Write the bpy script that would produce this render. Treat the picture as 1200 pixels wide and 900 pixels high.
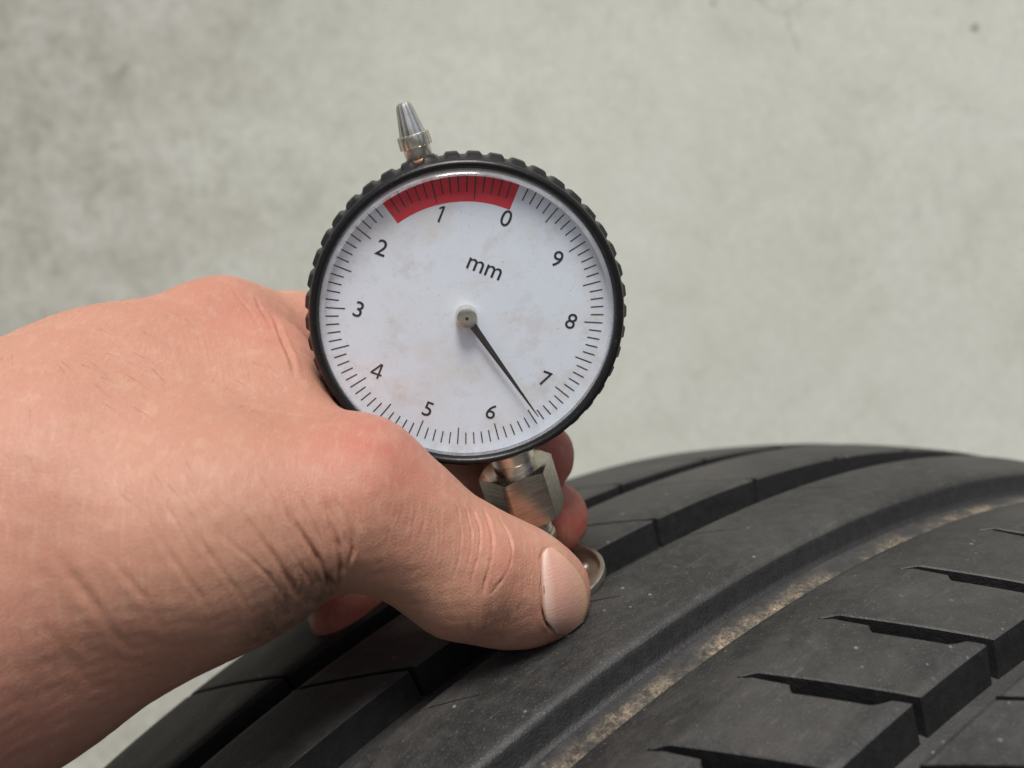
import bpy, math, random
import numpy as np
from mathutils import Vector, Matrix
from mathutils.bvhtree import BVHTree
from math import radians as rad, sin, cos, pi

random.seed(7); rng = np.random.default_rng(7)
S = bpy.context.scene
C = S.collection
for o in list(bpy.data.objects): bpy.data.objects.remove(o, do_unlink=True)

# ------------------------------------------------------------------ camera, world, sun, exposure
PITCH = rad(9.398)
F_PX = 1100.0
MM = 0.001
# tyre measured in millimetres in the camera's frame (x right, y up, z back)
TC = np.array([91.513, -327.223, -267.586])
R0, RC = 310.0, 286.0                 # tread radius, crown radius
AX = np.array([0.56665, -0.13455, 0.81290]); AX /= np.linalg.norm(AX)
CAM_R = Matrix(((1, 0, 0), (0, sin(PITCH), -cos(PITCH)), (0, cos(PITCH), sin(PITCH)))).to_3x3()
tc_w = CAM_R @ Vector(TC * MM)
CAM_LOC = Vector((0, 0, R0 * MM - tc_w.z))        # tyre stands on z = 0
CAM_M = Matrix.Translation(CAM_LOC) @ CAM_R.to_4x4()

cam = bpy.data.cameras.new('camera'); camo = bpy.data.objects.new('camera', cam); C.objects.link(camo)
camo.matrix_world = CAM_M
cam.sensor_width = 36.0; cam.lens = 36.0 * F_PX / 1200.0
cam.clip_start = 0.005; cam.clip_end = 200
cam.dof.use_dof = True; cam.dof.focus_distance = 0.164; cam.dof.aperture_fstop = 13.5
S.camera = camo

SUN_DIR = Vector((0.0, -0.47, 0.88)).normalized()
w = bpy.data.worlds.new('World'); S.world = w; w.use_nodes = True
nt = w.node_tree; nt.nodes.clear()
sky = nt.nodes.new('ShaderNodeTexSky'); sky.sky_type = 'NISHITA'; sky.sun_disc = False
sky.sun_elevation = math.asin(SUN_DIR.z); sky.sun_rotation = math.atan2(SUN_DIR.x, SUN_DIR.y)
sky.air_density = 1.0; sky.dust_density = 4.0; sky.ozone_density = 1.0
bg = nt.nodes.new('ShaderNodeBackground'); bg.inputs[1].default_value = 0.05
wo = nt.nodes.new('ShaderNodeOutputWorld')
nt.links.new(sky.outputs[0], bg.inputs[0]); nt.links.new(bg.outputs[0], wo.inputs[0])
sl = bpy.data.lights.new('sun', 'SUN'); sl.energy = 2.5; sl.angle = rad(20); sl.color = (1.0, 0.965, 0.92)
so = bpy.data.objects.new('sun', sl); C.objects.link(so)
so.rotation_euler = SUN_DIR.to_track_quat('Z', 'Y').to_euler()
S.view_settings.view_transform = 'Standard'; S.view_settings.look = 'None'
S.view_settings.exposure = 0.75; S.view_settings.gamma = 1.0
S.render.engine = 'CYCLES'
S.render.resolution_x = 1024; S.render.resolution_y = 768

# ------------------------------------------------------------------ helpers
def P(px, py, d):
    """millimetre point in the camera's axes for a photo pixel at depth d"""
    return np.array([(px - 600) / F_PX * d, -(py - 450) / F_PX * d, -d])
CR = np.array(CAM_R); CL = np.array(CAM_LOC)
def W(p):
    """millimetres in the camera's axes -> world metres"""
    return np.asarray(p) @ CR.T * MM + CL

def mesh(name, verts, faces, mat=None, parent=None, smooth=True, sharp=None):
    me = bpy.data.meshes.new(name)
    me.from_pydata([tuple(v) for v in verts], [], [tuple(f) for f in faces]); me.update()
    if mat: me.materials.append(mat)
    me.polygons.foreach_set('use_smooth', [smooth] * len(me.polygons))
    if smooth and sharp: me.set_sharp_from_angle(angle=rad(sharp))
    o = bpy.data.objects.new(name, me); C.objects.link(o)
    if parent: o.parent = parent
    return o

def tag(o, label=None, cat=None, group=None, kind=None):
    if label: o['label'] = label
    if cat: o['category'] = cat
    if group: o['group'] = group
    if kind: o['kind'] = kind
    return o

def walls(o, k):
    """the tread's road face is scuffed, the walls of its grooves are clean rubber with shade darkened into its colour: second material on the first / last faces given"""
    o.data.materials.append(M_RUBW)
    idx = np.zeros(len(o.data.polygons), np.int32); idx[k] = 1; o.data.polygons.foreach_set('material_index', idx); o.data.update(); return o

class N:
    """tiny node-tree writer"""
    def __init__(s, name):
        s.m = bpy.data.materials.new(name); s.m.use_nodes = True; s.t = s.m.node_tree; s.t.nodes.clear()
        s.out = s.t.nodes.new('ShaderNodeOutputMaterial')
    def n(s, typ, ins=None, **kw):
        x = s.t.nodes.new('ShaderNode' + typ)
        for k, v in kw.items(): setattr(x, k, v)
        for k, v in (ins or {}).items():
            if isinstance(v, bpy.types.NodeSocket): s.t.links.new(v, x.inputs[k])
            else: x.inputs[k].default_value = v
        return x
    def coord(s, which='Object'): return s.n('TexCoord').outputs[which]
    def noise(s, vec, scale, detail=4, rough=.5, dist=0):
        return s.n('TexNoise', {'Vector': vec, 'Scale': scale, 'Detail': detail, 'Roughness': rough, 'Distortion': dist}).outputs['Fac']
    def ramp(s, fac, a, b, ca=(0, 0, 0, 1), cb=(1, 1, 1, 1)):
        if a > b: a, b, ca, cb = b, a, cb, ca
        r = s.n('ValToRGB', {'Fac': fac}); e = r.color_ramp.elements
        e[0].position = a; e[1].position = b; e[0].color = ca; e[1].color = cb
        return r.outputs[0]
    def mix(s, fac, a, b, mode='MIX'):
        x = s.n('Mix', data_type='RGBA', blend_type=mode)
        for k, v in ((0, fac), (6, a), (7, b)):
            if isinstance(v, bpy.types.NodeSocket): s.t.links.new(v, x.inputs[k])
            else: x.inputs[k].default_value = v
        return x.outputs[2]
    def math(s, op, a, b=0.0, c=0.0, clamp=False):
        x = s.n('Math', operation=op, use_clamp=clamp)
        for k, v in enumerate((a, b, c)):
            if isinstance(v, bpy.types.NodeSocket): s.t.links.new(v, x.inputs[k])
            else: x.inputs[k].default_value = v
        return x.outputs[0]
    def mapping(s, vec, scale=(1, 1, 1), rot=(0, 0, 0), loc=(0, 0, 0)):
        return s.n('Mapping', {'Vector': vec, 'Scale': scale, 'Rotation': rot, 'Location': loc}).outputs[0]
    def bump(s, h, strength, dist, normal=None):
        d = {'Height': h, 'Strength': strength, 'Distance': dist}
        if normal is not None: d['Normal'] = normal
        return s.n('Bump', d).outputs[0]
    def bsdf(s, **kw):
        b = s.n('BsdfPrincipled')
        for k, v in kw.items():
            k = k.replace('_', ' ')
            if isinstance(v, bpy.types.NodeSocket): s.t.links.new(v, b.inputs[k])
            else: b.inputs[k].default_value = v
        return b
    def done(s, sock):
        s.t.links.new(sock, s.out.inputs['Surface']); return s.m

def col(r, g, b): return (r, g, b, 1)

# ------------------------------------------------------------------ materials
def m_concrete():
    k = N('concrete'); v = k.coord('Object')
    x = k.n('SeparateXYZ', {'Vector': v}).outputs[0]
    big = k.noise(v, 5.0, 3, .5); mid = k.noise(v, 24, 8, .67, .6); mid2 = k.noise(k.mapping(v, loc=(4, 1, 2)), 38, 6, .7); fine = k.noise(v, 150, 6, .75); grain = k.noise(v, 520, 4, .75)
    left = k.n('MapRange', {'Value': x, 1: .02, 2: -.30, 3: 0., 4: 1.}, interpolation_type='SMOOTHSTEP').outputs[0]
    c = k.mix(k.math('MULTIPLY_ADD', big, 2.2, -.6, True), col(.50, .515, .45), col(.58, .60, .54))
    c = k.mix(k.math('MULTIPLY', left, k.math('MULTIPLY_ADD', mid2, 1.3, -.05, True)), c, col(.265, .25, .212))  # left end browner and darker: stain and shade painted into the colour
    c = k.mix(k.math('MULTIPLY_ADD', mid, 1.3, -.50, True), c, col(.68, .70, .64))
    c = k.mix(k.math('MULTIPLY_ADD', mid, -1.5, .66, True), c, col(.31, .312, .265))
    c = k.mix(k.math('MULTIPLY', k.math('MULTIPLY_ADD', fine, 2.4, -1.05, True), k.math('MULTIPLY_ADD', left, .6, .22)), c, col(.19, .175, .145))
    c = k.mix(k.math('MULTIPLY_ADD', grain, 1.2, -.52, True), c, col(.24, .23, .19))
    spots = k.noise(v, 85, 4, .65, .5)
    patch = k.noise(k.mapping(v, loc=(3.1, 0, 1.7)), 11, 3, .5)
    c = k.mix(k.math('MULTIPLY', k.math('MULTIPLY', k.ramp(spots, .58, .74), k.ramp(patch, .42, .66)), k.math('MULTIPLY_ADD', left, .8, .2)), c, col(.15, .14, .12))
    h = k.math('ADD', k.math('MULTIPLY', mid, .5), k.math('MULTIPLY', fine, .3))
    b = k.bsdf(Base_Color=c, Roughness=.92, Normal=k.bump(h, .3, .0012))
    return k.done(b.outputs[0])

def m_crack():
    k = N('crack'); return k.done(k.bsdf(Base_Color=col(.27, .265, .23), Roughness=1).outputs[0])

def m_ground():
    k = N('pale_concrete_slab'); v = k.coord('Object')
    c = k.mix(k.noise(v, 90, 5, .7), col(.10, .10, .092), col(.17, .168, .15))
    return k.done(k.bsdf(Base_Color=c, Roughness=.95, Normal=k.bump(k.noise(v, 200, 4), .5, .004)).outputs[0])

def m_rubber(name, dirt=False, clean=False):
    k = N(name); v = k.coord('Object')
    n1 = k.noise(v, 35, 5, .65); n2 = k.noise(v, 420, 4, .7); n3 = k.noise(v, 2400, 2, .5)
    c = k.mix(k.math('MULTIPLY_ADD', n1, 2.6, -.8, True), col(.010, .010, .010), col(.026, .0255, .0245))
    c = k.mix(k.math('MULTIPLY', k.ramp(n2, .45, .75), .5), c, col(.05, .049, .046))
    c = k.mix(k.math('MULTIPLY', k.ramp(n3, .64, .72), .5), c, col(.13, .125, .12))
    grime = k.noise(k.mapping(v, loc=(.3, .2, .1)), 18, 4, .6)
    c = k.mix(k.math('MULTIPLY', k.ramp(grime, .46, .75), .6), c, col(.058, .054, .049))
    sp = k.n('TexVoronoi', {'Vector': v, 'Scale': 330.0, 'Randomness': 1.0}); spm = k.math('MULTIPLY', k.ramp(sp.outputs['Distance'], .14, .07), k.ramp(k.n('SeparateXYZ', {'Vector': sp.outputs['Color']}).outputs[0], .70, .9))
    c = k.mix(k.math('MULTIPLY', spm, .7), c, col(.24, .235, .225))
    scr = k.noise(k.mapping(v, scale=(1, .16, .16)), 900, 2, .5)
    c = k.mix(k.math('MULTIPLY', k.ramp(scr, .64, .76), .12), c, col(.2, .2, .19))
    if clean: c = k.mix(k.ramp(n2, .4, .8), col(.008, .008, .0085), col(.018, .018, .018))  # cleaner groove walls, their shade darkened into the colour
    r = .58
    if dirt:
        x = k.n('SeparateXYZ', {'Vector': v}).outputs[0]
        # dried sand along the far edge of one groove floor, and grey dust in every groove
        c = k.mix(k.math('MULTIPLY_ADD', n2, .8, -.1, True), c, col(.040, .041, .044))
        edge = k.math('MULTIPLY', k.n('MapRange', {'Value': k.math('MULTIPLY_ADD', k.noise(v, 160, 4, .7), .004, x), 1: .0132, 2: .0165, 3: 0., 4: 1.}, interpolation_type='SMOOTHSTEP').outputs[0],
                      k.n('MapRange', {'Value': x, 1: .0162, 2: .0166, 3: 1., 4: 0.}).outputs[0])
        blot = k.noise(v, 62, 4, .62)
        d1 = k.noise(k.mapping(v, loc=(.1, .7, .3)), 520, 7, .8); d2 = k.noise(v, 1900, 3, .6)
        m = k.math('MULTIPLY', edge, k.math('MULTIPLY_ADD', blot, 5.0, -2.05, True))
        m = k.math('MULTIPLY', m, k.math('MULTIPLY_ADD', d1, 4.5, -1.75, True))
        m = k.math('MULTIPLY', m, k.math('MULTIPLY_ADD', d2, 3.0, -.8, True))
        c = k.mix(m, c, k.mix(k.noise(v, 700, 4, .7), col(.24, .19, .13), col(.55, .43, .285)))
    smear = k.noise(k.mapping(v, scale=(1, .45, .45), loc=(.7, .1, .4)), 75, 6, .7, .8)
    if not clean: c = k.mix(k.math('MULTIPLY', k.math('MULTIPLY_ADD', smear, 3.2, -1.5, True), .5), c, col(.075, .071, .066))
    h = k.math('ADD', k.math('MULTIPLY', n2, .5), k.math('MULTIPLY', n3, .35))
    h = k.math('ADD', h, k.math('MULTIPLY', smear, .9))
    b = k.bsdf(Base_Color=c, Roughness=k.math('ADD', k.math('MULTIPLY', smear, .35), r - .18), Specular_IOR_Level=.38,
               Normal=k.bump(h, .7, .0005))
    return k.done(b.outputs[0])

def m_black_plastic():
    k = N('black_plastic'); v = k.coord('Object')
    n = k.noise(v, 700, 4, .6)
    dust = k.noise(v, 2600, 2, .5)
    c = k.mix(k.math('MULTIPLY', k.ramp(dust, .68, .76), .5), col(.006, .006, .007), col(.16, .16, .16))
    b = k.bsdf(Base_Color=c, Roughness=k.math('ADD', k.math('MULTIPLY', n, .22), .26), Specular_IOR_Level=.4, Normal=k.bump(n, .25, .0002))
    return k.done(b.outputs[0])

def m_metal(name, c, rough, brush=None, aniso=0):
    k = N(name); v = k.coord('Object')
    n = k.noise(k.mapping(v, scale=brush) if brush else v, 3800 if brush else 1500, 4, .7)
    sm = k.noise(v, 300, 3, .5)
    cc = k.mix(k.ramp(sm, .4, .75), c, col(c[0] * .72, c[1] * .70, c[2] * .66))
    if brush: cc = k.mix(k.ramp(n, .42, .68), cc, col(c[0] * .5, c[1] * .48, c[2] * .46))
    b = k.bsdf(Base_Color=cc, Metallic=1.0, Roughness=k.math('ADD', k.math('MULTIPLY', n, .2), rough),
               Normal=k.bump(n, .32 if brush else .12, .0001))
    return k.done(b.outputs[0])

def m_dial():
    k = N('dial_enamel'); v = k.coord('Object')
    n = k.noise(v, 130, 5, .6); f = k.noise(v, 1600, 3, .6)
    c = k.mix(k.ramp(n, .50, .72), col(.815, .885, .965), col(.78, .785, .79))
    c = k.mix(k.math('MULTIPLY', k.ramp(k.noise(k.mapping(v, loc=(.02, .05, 0)), 170, 6, .7), .52, .74), .55), c, col(.58, .52, .47))
    c = k.mix(k.math('MULTIPLY', k.ramp(f, .64, .74), .4), c, col(.38, .33, .29))
    b = k.bsdf(Base_Color=c, Roughness=.45)
    return k.done(b.outputs[0])

def m_plain(name, c, rough=.5, spec=.5):
    k = N(name); v = k.coord('Object')
    n = k.noise(v, 900, 4, .6)
    cc = k.mix(n, c, col(c[0] * .75 + .004, c[1] * .75 + .004, c[2] * .75 + .004))
    return k.done(k.bsdf(Base_Color=cc, Roughness=rough, Specular_IOR_Level=spec).outputs[0])

def m_crystal(name, milk):
    k = N(name); v = k.coord('Object')
    fr = k.math('MULTIPLY_ADD', k.math('POWER', k.n('LayerWeight', {'Blend': .5}).outputs['Facing'], 5.0), .9, .04)   # same from both sides, so light gets in as it gets out
    gl = k.n('BsdfGlossy', {'Roughness': .06, 'Color': col(1, 1, 1)})
    tr = k.n('BsdfTransparent', {'Color': col(.97, .975, .98)})
    x = k.n('MixShader', {0: fr, 1: tr.outputs[0], 2: gl.outputs[0]})
    scr = k.noise(k.mapping(v, scale=(1, 1, 1)), 700, 5, .7)
    df = k.n('BsdfDiffuse', {'Color': col(.72, .76, .80)})
    fac = k.math('ADD', k.math('MULTIPLY', k.ramp(scr, .45, .8), milk * .8), milk * .5, clamp=True)
    y = k.n('MixShader', {0: fac, 1: x.outputs[0], 2: df.outputs[0]})
    return k.done(y.outputs[0])

def m_skin():
    k = N('skin'); v = k.coord('Object')
    red = k.n('Attribute', attribute_name='red').outputs['Fac']
    dirt = k.n('Attribute', attribute_name='dirt').outputs['Fac']
    tan_ = k.n('Attribute', attribute_name='tan').outputs['Fac']
    n1 = k.noise(v, 45, 4, .55); n2 = k.noise(v, 260, 4, .6); n3 = k.noise(v, 1500, 3, .6)
    c = k.mix(k.ramp(n1, .3, .72), col(.405, .198, .138), col(.455, .24, .172))
    c = k.mix(k.math('MULTIPLY', k.ramp(n2, .5, .72), .4), c, col(.47, .225, .155))
    c = k.mix(k.math('MULTIPLY', k.ramp(n2, .48, .3), .35), c, col(.52, .32, .225))
    c = k.mix(k.math('MULTIPLY', tan_, .5), c, col(.37, .20, .13))
    c = k.mix(k.math('MULTIPLY', k.math('MULTIPLY', red, k.math('MULTIPLY_ADD', n2, 1.8, .0)), .58, 0, True), c, col(.40, .105, .080))
    cells0 = k.n('TexVoronoi', {'Vector': k.mapping(v, scale=(1, .7, .5), rot=(0, rad(-14), 0)), 'Scale': 1500.0}, feature='DISTANCE_TO_EDGE').outputs['Distance']
    # fine hairs and skin lines running across the back of the hand
    hv = k.mapping(v, scale=(1, .13, .13), rot=(0, rad(8), 0))
    hair = k.noise(k.mapping(v, scale=(1.0, .25, .10), rot=(0, rad(-9), 0)), 1700, 3, .55, .2)
    c = k.mix(k.math('MULTIPLY', k.ramp(hair, .54, .72), .17), c, col(.62, .42, .30))
    c = k.mix(k.math('MULTIPLY', k.ramp(cells0, .10, .0), .20), c, col(.33, .15, .095))
    c = k.mix(k.math('MULTIPLY', k.ramp(n3, .54, .70), .30), c, col(.36, .16, .10))
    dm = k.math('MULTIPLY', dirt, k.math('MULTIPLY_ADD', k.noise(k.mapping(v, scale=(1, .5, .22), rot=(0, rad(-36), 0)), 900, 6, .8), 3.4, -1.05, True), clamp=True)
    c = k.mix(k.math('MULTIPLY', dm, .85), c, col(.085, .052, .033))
    cells = k.n('TexVoronoi', {'Vector': k.mapping(v, scale=(1, .7, .45), rot=(0, rad(-14), 0)), 'Scale': 3000.0}, feature='DISTANCE_TO_EDGE').outputs['Distance']
    n4 = k.noise(k.mapping(v, scale=(1, .6, .35), rot=(0, rad(-20), 0)), 4200, 3, .6)
    h = k.math('ADD', k.math('MULTIPLY', k.ramp(cells, 0, .25), .5), k.math('MULTIPLY', hair, .22))
    h = k.math('ADD', h, k.math('MULTIPLY', n4, .55))
    nb = k.bump(h, .42, .0002)
    b = k.bsdf(Base_Color=c, Roughness=.52, Specular_IOR_Level=.38, Subsurface_Weight=.22,
               Subsurface_Radius=(1.0, .38, .2), Subsurface_Scale=.0017, Normal=nb)
    return k.done(b.outputs[0])

def m_nail():
    k = N('nail'); v = k.coord('Object')
    s = k.n('Attribute', attribute_name='along').outputs['Fac']
    n = k.noise(k.mapping(v, scale=(.3, 1, 1)), 900, 3, .5)
    ac = k.n('Attribute', attribute_name='across').outputs['Fac']
    c = k.mix(k.ramp(s, .06, .30), col(.63, .47, .40), col(.515, .285, .22))  # pale lunula, with a light reflection painted into it at the base
    c = k.mix(k.math('MULTIPLY', k.ramp(k.noise(v, 500, 4, .6), .4, .7), .35), c, col(.56, .32, .245))
    c = k.mix(k.math('MULTIPLY', k.ramp(s, .80, .97), .7), c, col(.46, .30, .17))
    c = k.mix(k.math('MULTIPLY', k.ramp(s, .955, .995), .6), c, col(.16, .11, .07))
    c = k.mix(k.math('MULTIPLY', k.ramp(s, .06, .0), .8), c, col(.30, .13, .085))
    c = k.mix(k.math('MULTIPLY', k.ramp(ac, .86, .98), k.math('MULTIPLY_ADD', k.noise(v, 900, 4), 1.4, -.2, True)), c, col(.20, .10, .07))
    n = k.noise(k.mapping(v, scale=(.2, .2, 1)), 2600, 3, .5)
    c = k.mix(k.math('MULTIPLY', n, .16), c, col(.40, .19, .13))
    b = k.bsdf(Base_Color=c, Roughness=.45, Specular_IOR_Level=.4, Subsurface_Weight=.15, Subsurface_Radius=(1, .4, .25), Subsurface_Scale=.0015,
               Normal=k.bump(n, .3, .0002))
    return k.done(b.outputs[0])

M_CONC, M_CRACK, M_GROUND = m_concrete(), m_crack(), m_ground()
M_RUB, M_RUBD, M_RUBW = m_rubber('rubber_worn'), m_rubber('rubber_sandy', True), m_rubber('rubber_clean_shaded', clean=True)
M_BLK = m_black_plastic()
M_NICK = m_metal('nickel', col(.80, .76, .69), .20)
M_NUT = m_metal('brushed_nickel', col(.55, .50, .43), .12, (.04, 1.0, .04))
M_RECESS = m_metal('recess_reflection', col(.24, .175, .135), .34)  # brown of the finger's reflection put into the metal's colour
M_FOOT = m_metal('satin_steel', col(.52, .47, .41), .30)
M_THREAD = m_metal('thread_steel', col(.60, .55, .46), .26)
M_STEEL = m_metal('steel', col(.60, .58, .55), .20)
M_NEEDLE = m_plain('needle_lacquer', col(.02, .02, .022), .32)
M_ORANGE = m_metal('orange_metal', col(.72, .40, .24), .22)  # orange-toned metal for the washer
M_DIAL, M_INK, M_RED = m_dial(), m_plain('ink', col(.012, .012, .016), .5), m_plain('red_ink', col(.80, .016, .045), .45)
M_GLASS, M_RIM = m_crystal('crystal', .015), m_crystal('crystal_rim', .30)
M_SKIN, M_NAIL = m_skin(), m_nail()

# ------------------------------------------------------------------ ground and wall
gz = 3.0
g = mesh('ground', [(-gz, -gz, 0), (gz, -gz, 0), (gz, .62, 0), (-gz, .62, 0)], [(0, 1, 2, 3)], M_GROUND); tag(g, kind='structure')

WY = 0.52
wall_e = bpy.data.objects.new('concrete_wall', None); C.objects.link(wall_e); wall_e.location = (0, WY, 0)
tag(wall_e, 'grey mottled concrete wall with faint cracks behind the tyre', 'wall')
nx, nz = 90, 60
vs, fs = [], []
for j in range(nz + 1):
    for i in range(nx + 1):
        x = -1.8 + 3.6 * i / nx; z = 2.4 * j / nz
        vs.append((x, .0012 * sin(7 * x + 3 * z) + .0008 * sin(17 * z - 5 * x), z))
for j in range(nz):
    for i in range(nx):
        a = j * (nx + 1) + i; fs.append((a, a + 1, a + nx + 2, a + nx + 1))
b0 = len(vs)
for (x, z) in ((-1.8, 0), (1.8, 0), (1.8, 2.4), (-1.8, 2.4)): vs.append((x, .15, z))
tl, tr_ = nz * (nx + 1), nz * (nx + 1) + nx
fs += [(b0 + 1, b0, b0 + 3, b0 + 2), tuple([b0 + 3] + [tl + i for i in range(nx + 1)] + [b0 + 2]), (b0, 0) + tuple(j * (nx + 1) for j in range(1, nz + 1)) + (b0 + 3,),
       (b0 + 1, b0 + 2) + tuple(j * (nx + 1) + nx for j in range(nz, -1, -1))]
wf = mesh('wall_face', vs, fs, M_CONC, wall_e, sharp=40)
def wall_xz(px, py):
    o = np.array(CAM_LOC); d = W(P(px, py, 1.0)) - o; t = (WY - o[1]) / d[1]; q = o + d * t; return q[0], q[2]
def wy(x, z): return .0012 * sin(7 * x + 3 * z) + .0008 * sin(17 * z - 5 * x)
def ribbon(name, pts, wd):
    v, f = [], []
    for i, (px, py) in enumerate(pts):
        x, z = wall_xz(px, py); ww = wd * (.4 + rng.random())
        for q in (-1, 1): v.append((x + q * ww, wy(x, z) - .0004, z + q * ww * .3))
        if i: a = 2 * (i - 1); f.append((a, a + 1, a + 3, a + 2))
    return mesh(name, v, f, M_CRACK, wall_e)
def wander(pts, n, amp):
    out = []
    for (a, b) in zip(pts[:-1], pts[1:]):
        for i in range(n):
            t = i / n; out.append((a[0] + (b[0] - a[0]) * t + rng.normal() * amp, a[1] + (b[1] - a[1]) * t + rng.normal() * amp))
    out.append(pts[-1]); return out
ribbon('hairline_crack', wander([(880, -20), (900, 12), (922, 14), (925, 35), (936, 56)], 7, 1.3), .00016)
ribbon('hairline_crack', wander([(922, 14), (940, 2), (952, -15)], 7, 1.3), .0003)
ribbon('hairline_crack', wander([(1085, 128), (1130, 128), (1165, 138), (1188, 142)], 7, 1.2), .00012)
for px, py, r in ((1141, 33, .0016), (836, 3, .0012)):
    x, z = wall_xz(px, py)
    v = [(x, wy(x, z) - .0003, z)] + [(x + r * cos(t * pi / 6) * (1 + .25 * rng.normal()), wy(x, z) - .0004, z + r * sin(t * pi / 6) * (1 + .25 * rng.normal())) for t in range(12)]
    mesh('pit', v, [(0, 1 + (i + 1) % 12, 1 + i) for i in range(12)], M_CRACK, wall_e)

# ------------------------------------------------------------------ tyre
UPc = np.array([0, cos(PITCH), sin(PITCH)]); FWc = np.cross(UPc, AX)
tyre = bpy.data.objects.new('tyre', None); C.objects.link(tyre)
axw, fww = CAM_R @ Vector(AX), CAM_R @ Vector(FWc)
mt = Matrix.Identity(4)
for r_ in range(3): mt[r_][0] = axw[r_]; mt[r_][1] = fww[r_]; mt[r_][2] = (0, 0, 1)[r_]
base = Vector(W(TC)); base.z = 0
tyre.matrix_world = Matrix.Translation(base) @ mt
tag(tyre, 'black rubber car tyre with worn tread and sandy groove under the gauge', 'tyre')
DEPTH = 7.0
def crown(v):
    r = R0 - v * v / (2 * RC)
    if abs(v) > 84: r -= (abs(v) - 84) ** 2 * .05
    return r
def tp(th, v, r):
    """tyre-local metres from angle (degrees from the top, towards the back), lateral mm, radius mm"""
    t = rad(th); return (v * MM, r * sin(t) * MM, (r * cos(t) + R0) * MM)

def lathe_ring(name, prof, mat, seg=300):
    v, f = [], []
    n = len(prof)
    for i in range(seg):
        for (x, r) in prof: v.append(tp(360 * i / seg, x, r))
    for i in range(seg):
        for j in range(n):
            a, b = i * n + j, ((i + 1) % seg) * n + j; c, d = ((i + 1) % seg) * n + (j + 1) % n, i * n + (j + 1) % n
            f.append((a, d, c, b))
    return mesh(name, v, f, mat, tyre, sharp=38)
floor = [(v, crown(v) - (5.2 if 8 < v < 17 else DEPTH)) for v in (-96, -88, -80, -70, -60, -50, -40, -30, -24, -18, -12, -4, 0, 4, 7.6, 8.3, 9, 10, 11.5, 13, 14.5, 15.6, 16.5, 18, 22, 30, 40, 48, 52, 56, 64, 72, 80, 88, 96)]
side = [(101, 280), (106, 266), (108, 250), (107.5, 236), (104, 222), (99, 210), (97, 204), (92, 202), (84, 203), (84, 210), (90, 228), (94, 250), (92, 268), (84, 280), (70, 287)]
prof = floor + side + [(-x, r) for (x, r) in side[::-1]]
carc = lathe_ring('carcass', prof, M_RUBD)

def ring_grid(name, vprof, seg=240, slits=(), shear=0.0, mat=None):
    """closed rib: vprof = list of (v, radius); slits = (theta at v=0, v from, v to)"""
    ths = [360 * i / seg for i in range(seg)]
    for s in slits: ths += [s[0] % 360, (s[0] - .055) % 360, (s[0] + .055) % 360, (s[0] - .16) % 360, (s[0] + .16) % 360]
    ths = sorted(set(round(t, 4) for t in ths))
    v, f = [], []; n = len(vprof)
    for t in ths:
        hit = [s for s in slits if abs(t - s[0] % 360) < .01]
        for (x, r) in vprof:
            rr = r
            if hit and hit[0][1] <= x <= hit[0][2] and r > crown(x) - 1: rr = r - 1.6
            v.append(tp(t + shear * x, x, rr))
    m = len(ths); wk = []
    for i in range(m):
        for j in range(n - 1):
            a, b = i * n + j, ((i + 1) % m) * n + j
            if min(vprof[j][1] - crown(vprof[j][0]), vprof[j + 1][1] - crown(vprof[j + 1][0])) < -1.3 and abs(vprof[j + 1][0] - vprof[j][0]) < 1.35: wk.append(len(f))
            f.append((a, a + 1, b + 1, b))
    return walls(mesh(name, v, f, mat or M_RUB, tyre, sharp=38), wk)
vA, vL = 8.3, -12.7
rp = [(vL - .9, crown(vL) - DEPTH - .2), (vL - .3, crown(vL) - 2.2), (vL - .05, crown(vL) - 1.2), (vL + .4, crown(vL) - .55), (vL + 1.1, crown(vL) - .16)]
rp += [(x, crown(x)) for x in np.linspace(vL + 2.0, vA - 2.2, 15)]
rp += [(vA - 1.1, crown(vA) - .10), (vA - .4, crown(vA) - .38), (vA + .1, crown(vA) - .95), (vA + .4, crown(vA) - 1.8), (vA + 1.2, crown(vA) - 4.3), (vA + 1.6, crown(vA) - 4.95), (vA + 2.3, crown(vA) - 5.25)]
SL = .238
ring_grid('tread_rib', rp, slits=[(t - SL * 0 - (-SL * 11) + 0, -11.2, -5.0) for t in np.arange(-10.98 - 6.1 * 5, 60, 6.1)], shear=SL)
# sloped shoulder that joins the sandy groove to the row of blocks
VJ = 26.5
def ramp_h(v):
    t = min(1, max(0, (v - 16.3) / (29.2 - 16.3)))
    return crown(v) - 4.3 * (1 - t) ** 1.15 * (1 if t < 1 else 0) + .14 * math.exp(-((v - 29.0) / .45) ** 2)
pp = [(16.2, crown(16) - 5.5), (16.25, crown(16) - 4.65)] + [(x, ramp_h(x)) for x in np.linspace(16.7, VJ, 10)]
rampo = ring_grid('tread_ramp', pp)
rampo.data.polygons.foreach_set('material_index', [0] * len(rampo.data.polygons)); rampo.data.update()

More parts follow.
